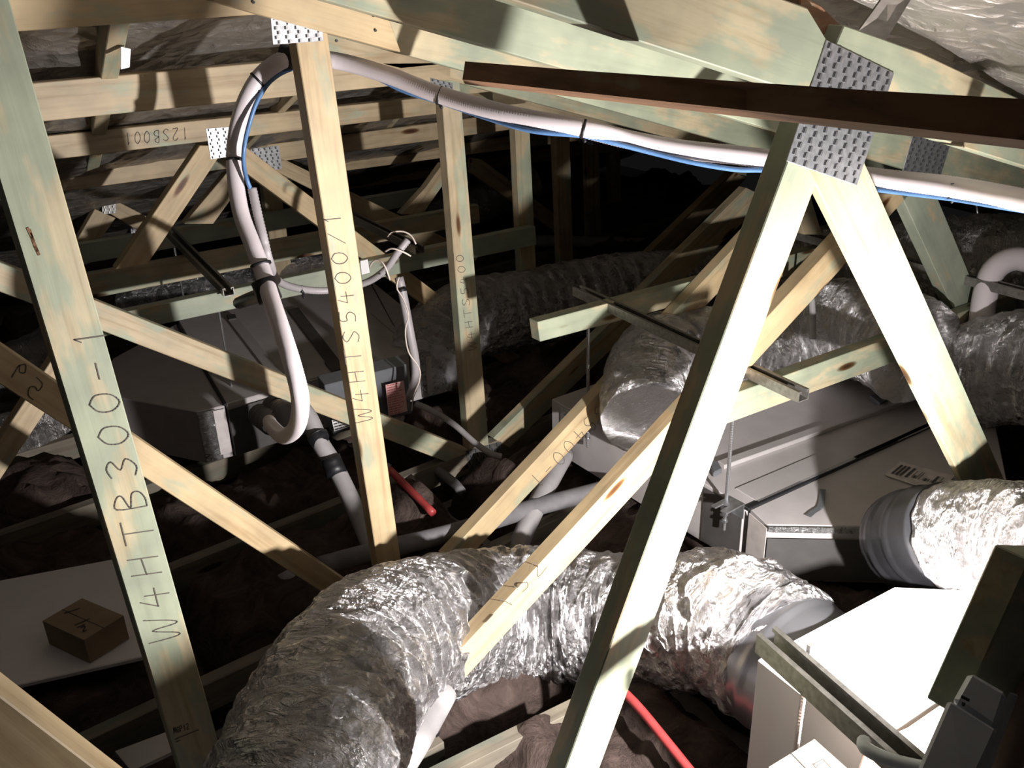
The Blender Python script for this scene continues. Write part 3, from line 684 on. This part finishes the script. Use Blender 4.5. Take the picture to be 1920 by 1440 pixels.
# cartons
def carton(d, poly, h, mat, label):
    root = empty('cardboard_box', PD(*poly[0], d), label, 'box')
    slab('carton', d, poly, h, mat, root, bevel=.001)
    A, B = [PD(*poly[i], d - .0015) for i in (0, 2)]
    m1 = PD((poly[0][0] + poly[1][0]) / 2, (poly[0][1] + poly[1][1]) / 2, d - .001); m2 = PD((poly[2][0] + poly[3][0]) / 2, (poly[2][1] + poly[3][1]) / 2, d - .001)
    box('lid_seam', m1, m2, .0015, .001, 'ink', root, bevel=0)
    return root
PN = 1.82
slab('board_panel', PN, [(-60, 1099), (217, 1047), (275, 1229), (-60, 1305)], .016, 'white', label='pale flat board lying on the insulation at the lower left', cat='board')
cbx = carton(PN - .085, [(79, 1164), (154, 1121), (232, 1154), (157, 1200)], .083, 'card', 'small brown cardboard box on the pale board at the lower left')
hstrokes('printed_text', PN - .0865, word('2', (155, 1185), (168, 1179), (-4, -8)) + [[(140, 1172), (168, 1160)], [(144, 1177), (160, 1170)], [(120, 1150), (150, 1140)]], 'ink', cbx, .004)
c2 = carton(1.42, [(1440, 1438), (1527, 1385), (1594, 1445), (1500, 1510)], .12, 'cardp', 'pinkish cardboard box corner at the bottom edge before the white box')
hstrokes('printed_text', 1.418, [[(1527, 1432), (1545, 1422), (1560, 1438), (1540, 1448), (1527, 1432)], [(1534, 1434), (1548, 1428)]], 'ink', c2, .002)
slab('cardboard_sheet', 1.44, [(1702, 1362), (1792, 1300), (1850, 1345), (1800, 1470), (1600, 1470), (1624, 1396)], .10, 'cardp', label='pinkish cardboard under the grey device at the bottom right', cat='cardboard')

slab('metal_flashing', 1.74, [(212, 1408), (335, 1362), (350, 1398), (245, 1448)], .01, 'collar', label='dull sheet metal flashing low behind the foot of the wide lettered post', cat='flashing')
# grey plastic device
dv = empty('control_device', PZ(1810, 1380, 1.2), 'blue grey plastic control device at the bottom right corner', 'device')
facebox('cover', [(1818, 1256, 1.20), (1891, 1298, 1.17), (1868, 1369, 1.15), (1786, 1313, 1.18)], .05, 'dev', dv, bevel=.006)
facebox('body', [(1779, 1310, 1.178), (1871, 1368, 1.145), (1815, 1490, 1.10), (1700, 1490, 1.12)], .06, 'dev', dv, bevel=.004)
f = Z((1893, 1297, 1.19), (1910, 1303, 1.26), (1840, 1490, 1.17), (1817, 1490, 1.12)); prism('side_shell', f, (PZ(1893, 1300, 1.25) - PZ(1893, 1300, 1.2)), M['devl'], dv, bevel=.002)
for px, py in ((1807, 1319), (1847, 1347)):
    facebox('screw_hole', [(px - 3, py - 3, 1.165), (px + 3, py - 1, 1.163), (px + 2, py + 4, 1.162), (px - 4, py + 2, 1.163)], .003, 'ink', dv, bevel=0)
    facebox('printed_text', [(px - 4, py - 16, 1.168), (px + 12, py - 8, 1.163), (px + 10, py - 3, 1.162), (px - 6, py - 11, 1.167)], .001, 'slot', dv, bevel=0)
tube('plastic_strap', Z((1620, 1390, 1.38), (1622, 1402, 1.36), (1655, 1420, 1.33), (1700, 1433, 1.30), (1760, 1445, 1.26)), .010, 'devl', None, seg=10, step=.01, label='blue grey plastic strap looping under the near channel', cat='strap')
tube('insulated_pipe', Z((1960, 1290, 1.35), (1915, 1330, 1.36), (1880, 1400, 1.36), (1850, 1500, 1.36)), .032, 'cardp', None, seg=20, step=.01, label='beige lagged pipe right of the grey device', cat='pipe')

# ================================================================== CONDUITS AND PIPES
RP = .0218
root = empty('flexible_conduit', PZ(545, 110, 2.42), 'long white corrugated conduit swagged across the roof and down to the left unit', 'conduit')
A_ = Z((1990, 392, 1.72), (1900, 372, 1.8), (1780, 350, 1.93), (1650, 335, 2.04), (1540, 318, 2.10), (1430, 297, 2.15), (1280, 280, 2.2), (1180, 262, 2.22), (1090, 240, 2.2), (960, 216, 2.25), (825, 178, 2.36), (730, 142, 2.42), (640, 116, 2.46), (560, 107, 2.45), (520, 118, 2.42), (483, 150, 2.42), (455, 205, 2.45), (441, 270, 2.5), (441, 330, 2.5), (452, 400, 2.48), (474, 460, 2.45), (493, 510, 2.42), (508, 560, 2.35), (528, 620, 2.28), (550, 690, 2.24), (563, 750, 2.26), (556, 800, 2.4), (532, 818, 2.6), (510, 800, 2.85), (505, 790, 3.1))
tube('corrugated_sleeve', A_, RP, 'pvc', root, seg=22, step=.0035, disp=corr(.0009), n=12)
def tie(parent, px, py, z, axis_px, r, mat='dark', name='cable_tie', h=.006, tail=True):
    c = PZ(px, py, z); ax = (PZ(px + axis_px[0], py + axis_px[1], z) - c).normalized()
    tube(name, [c - ax * h / 2, c, c + ax * h / 2], r, mat, parent, seg=20, step=h / 2)
    if tail:
        t0 = PZ(px, py + r * F / z, z); t1 = PZ(px + 4, py + r * F / z + 6, z)
        tube(name + '_head', [t0, (t0 + t1) / 2, t1], .004, mat, parent, seg=6, step=.003)
tie(root, 825, 179, 2.36, (4, 1.4), .0235); tie(root, 1094, 242, 2.2, (4, .9), .0232); tie(root, 483, 150, 2.42, (-4, 4), .0235)
tie(root, 441, 300, 2.5, (0, 4), .024, tail=False); tie(root, 489, 496, 2.43, (1, 3), .027, tail=False); tie(root, 1783, 352, 1.93, (4, .8), .0235)
tube('cable_tie', Z((1783, 345, 1.90), (1808, 345, 1.9), (1826, 365, 1.9), (1833, 400, 1.9)), .0016, 'dark', root, seg=6, step=.01)
tie(root, 545, 108, 2.44, (4, .4), .030, name='rubber_clamp', h=.05, tail=False); tie(root, 500, 545, 2.39, (2, 5), .030, name='black_tape', h=.055, tail=False)
tube('black_tape_arm', Z((500, 552, 2.42), (475, 558, 2.7), (448, 568, 3.2)), .02, 'dark', root, seg=10, step=.03)
bc = empty('blue_cable', PZ(1100, 255, 2.2), 'thin blue cable sagging along under the white conduit', 'cable')
tube('cable', Z((1990, 405, 1.75), (1880, 388, 1.82), (1783, 372, 1.93), (1700, 362, 2.0), (1620, 352, 2.05), (1520, 335, 2.1), (1440, 320, 2.14), (1380, 318, 2.16), (1300, 305, 2.18), (1220, 286, 2.2), (1150, 268, 2.2), (1094, 255, 2.2), (1000, 246, 2.22), (920, 224, 2.28), (825, 192, 2.38), (760, 172, 2.42), (700, 144, 2.44), (640, 124, 2.46), (560, 126, 2.47), (512, 148, 2.43), (484, 186, 2.42), (468, 230, 2.43), (458, 275, 2.46), (457, 310, 2.47), (464, 340, 2.48), (472, 358, 2.5)), .0058, 'blue_c', bc, seg=8, step=.012)
gc = empty('grey_conduit', PZ(480, 420, 2.55), 'grey corrugated conduit strapped beside the white conduit then along the green timber', 'conduit')
tube('corrugated_sleeve', Z((473, 354, 2.5), (484, 405, 2.5), (496, 455, 2.5), (505, 492, 2.55), (520, 525, 2.9), (555, 540, 3.15), (610, 545, 3.25), (680, 532, 3.25), (720, 508, 3.2), (745, 475, 3.15), (765, 450, 3.15)), .0125, 'cgrey', gc, seg=16, step=.0045, disp=corr(.0016), n=12)
for x, y, z_ in ((567, 544, 3.18), (724, 505, 3.2)): tie(gc, x, y, z_, (4, -1), .016)
tube('cream_wire', Z((727, 445, 3.2), (735, 436, 3.2), (755, 434, 3.2), (771, 442, 3.2), (780, 458, 3.2)), .003, 'wire', gc, seg=6, step=.01)
tube('cream_wire', Z((722, 472, 3.13), (735, 466, 3.1), (755, 472, 3.1), (770, 480, 3.12)), .003, 'wire', gc, seg=6, step=.01)
tube('cream_wire', Z((692, 502, 3.2), (700, 490, 3.15), (712, 488, 3.13), (722, 500, 3.12), (728, 515, 3.13), (731, 525, 3.15)), .003, 'wire', gc, seg=6, step=.01)
facebox('wire_tag', [(675, 489, 3.15), (689, 486, 3.15), (693, 511, 3.15), (678, 515, 3.15)], .004, 'paper', gc, bevel=.001)
g2 = empty('grey_conduit', PZ(780, 700, 3.6), 'grey conduit twisted with cream wire dropping to the control box of the left unit', 'conduit')
tube('sleeve', Z((748, 520, 3.5), (757, 560, 3.52), (768, 620, 3.55), (779, 680, 3.6), (778, 715, 3.65), (768, 745, 3.7)), .0165, 'cgrey', g2, seg=14, step=.02)
tube('cream_wire', Z((748, 520, 3.45), (744, 540, 3.45), (756, 560, 3.46), (766, 590, 3.47), (760, 620, 3.5), (766, 660, 3.5), (786, 690, 3.52), (786, 715, 3.55), (776, 740, 3.6), (772, 770, 3.7)), .003, 'wire', g2, seg=6, step=.015)
tube('cable_tie', Z((752, 543, 3.5), (753, 544, 3.5), (754, 547, 3.5)), .019, 'dark', g2, seg=12, step=.003)
tube('grey_conduit', Z((778, 756, 3.65), (810, 770, 3.65), (850, 795, 3.65), (890, 830, 3.6), (920, 850, 3.55), (940, 856, 3.55)), .0125, 'lagl', None, seg=12, step=.006, disp=corr(.0015), label='pale grey conduit sloping from the left unit down to the dark nail plate', cat='conduit')
p1 = empty('insulated_pipe', PZ(640, 900, 3.3), 'grey lagged pipe with black joints falling from the left unit', 'pipe')
tube('lagging', Z((560, 760, 3.3), (580, 785, 3.3), (600, 830, 3.3), (622, 865, 3.3), (645, 910, 3.28), (680, 985, 3.2), (705, 1050, 3.1)), .031, 'lagl', p1, seg=16, step=.02)
for a, b in (((618, 858), (632, 890)), ((594, 815), (598, 822))):
    tube('black_joint', Z((*a, 3.28), ((a[0] + b[0]) / 2, (a[1] + b[1]) / 2, 3.28), (*b, 3.27)), .036, 'dark', p1, seg=16, step=.02)
tube('insulated_pipe', Z((600, 1062, 3.0), (700, 1035, 3.1), (850, 998, 3.25), (1000, 952, 3.35), (1130, 918, 3.4), (1260, 880, 3.4)), .032, 'lag', None, seg=16, step=.03, label='long dark grey lagged pipe crossing low behind the silver duct', cat='pipe')
tube('insulated_pipe', Z((535, 1070, 3.1), (555, 1110, 3.1), (585, 1160, 3.1)), .034, 'lagl', None, seg=14, step=.03, label='short grey pipe end beneath the pale diagonal web left of the duct', cat='pipe')
tube('drain_pipe', Z((965, 1040, 3.3), (1000, 960, 3.35), (1040, 885, 3.5), (1060, 850, 3.6)), .035, 'lagl', None, seg=14, step=.03, label='pale pipe standing behind the lettered diagonal strut at the centre', cat='pipe')
pv = empty('drain_pipe', PZ(790, 1380, 2.1), 'pale plastic pipe emerging below the silver duct at the bottom', 'pipe')
tube('pipe', Z((730, 1470, 2.1), (780, 1392, 2.2), (832, 1300, 2.35)), .033, 'lagl', pv, seg=20, step=.03)
tie(pv, 800, 1363, 2.25, (3, -5), .0345, tail=False)
tube('red_pipe', Z((730, 880, 3.5), (765, 915, 3.45), (812, 962, 3.35)), .014, 'red', None, seg=12, step=.03, label='short red pipe lying on the insulation right of the pale post', cat='pipe')
tube('red_pipe', Z((1130, 1262, 2.58), (1190, 1318, 2.49), (1250, 1390, 2.40), (1310, 1465, 2.32)), .0125, 'red', None, seg=12, step=.03, label='long red pipe on the insulation under the foreground duct', cat='pipe')
tube('grey_conduit', Z((815, 878, 3.8), (850, 905, 3.75), (865, 922, 3.7)), .02, 'lag', None, seg=12, step=.02, label='stub of dark conduit poking from insulation near the dark plate', cat='conduit')
tube('plastic_pipe', Z((1960, 500, 3.4), (1905, 485, 3.4), (1865, 505, 3.4), (1848, 550, 3.4), (1838, 620, 3.4), (1832, 700, 3.4), (1800, 780, 3.4)), .042, 'pvc', None, seg=20, step=.02, label='curved white plastic pipe behind the far channel at the right edge', cat='pipe')
tube('plastic_pipe', Z((1522, 560, 3.4), (1524, 600, 3.4), (1524, 636, 3.4)), .012, 'lagl', None, seg=12, step=.006, disp=corr(.001), label='short pale grey conduit end beside the thin rod inside the V', cat='pipe')
tube('insulated_pipe', Z((900, 450, 6.2), (1000, 452, 6.2), (1150, 455, 6.3), (1300, 462, 6.4)), .04, 'lagl', None, seg=12, step=.05, label='far horizontal pale pipe behind the narrow posts at centre', cat='pipe')
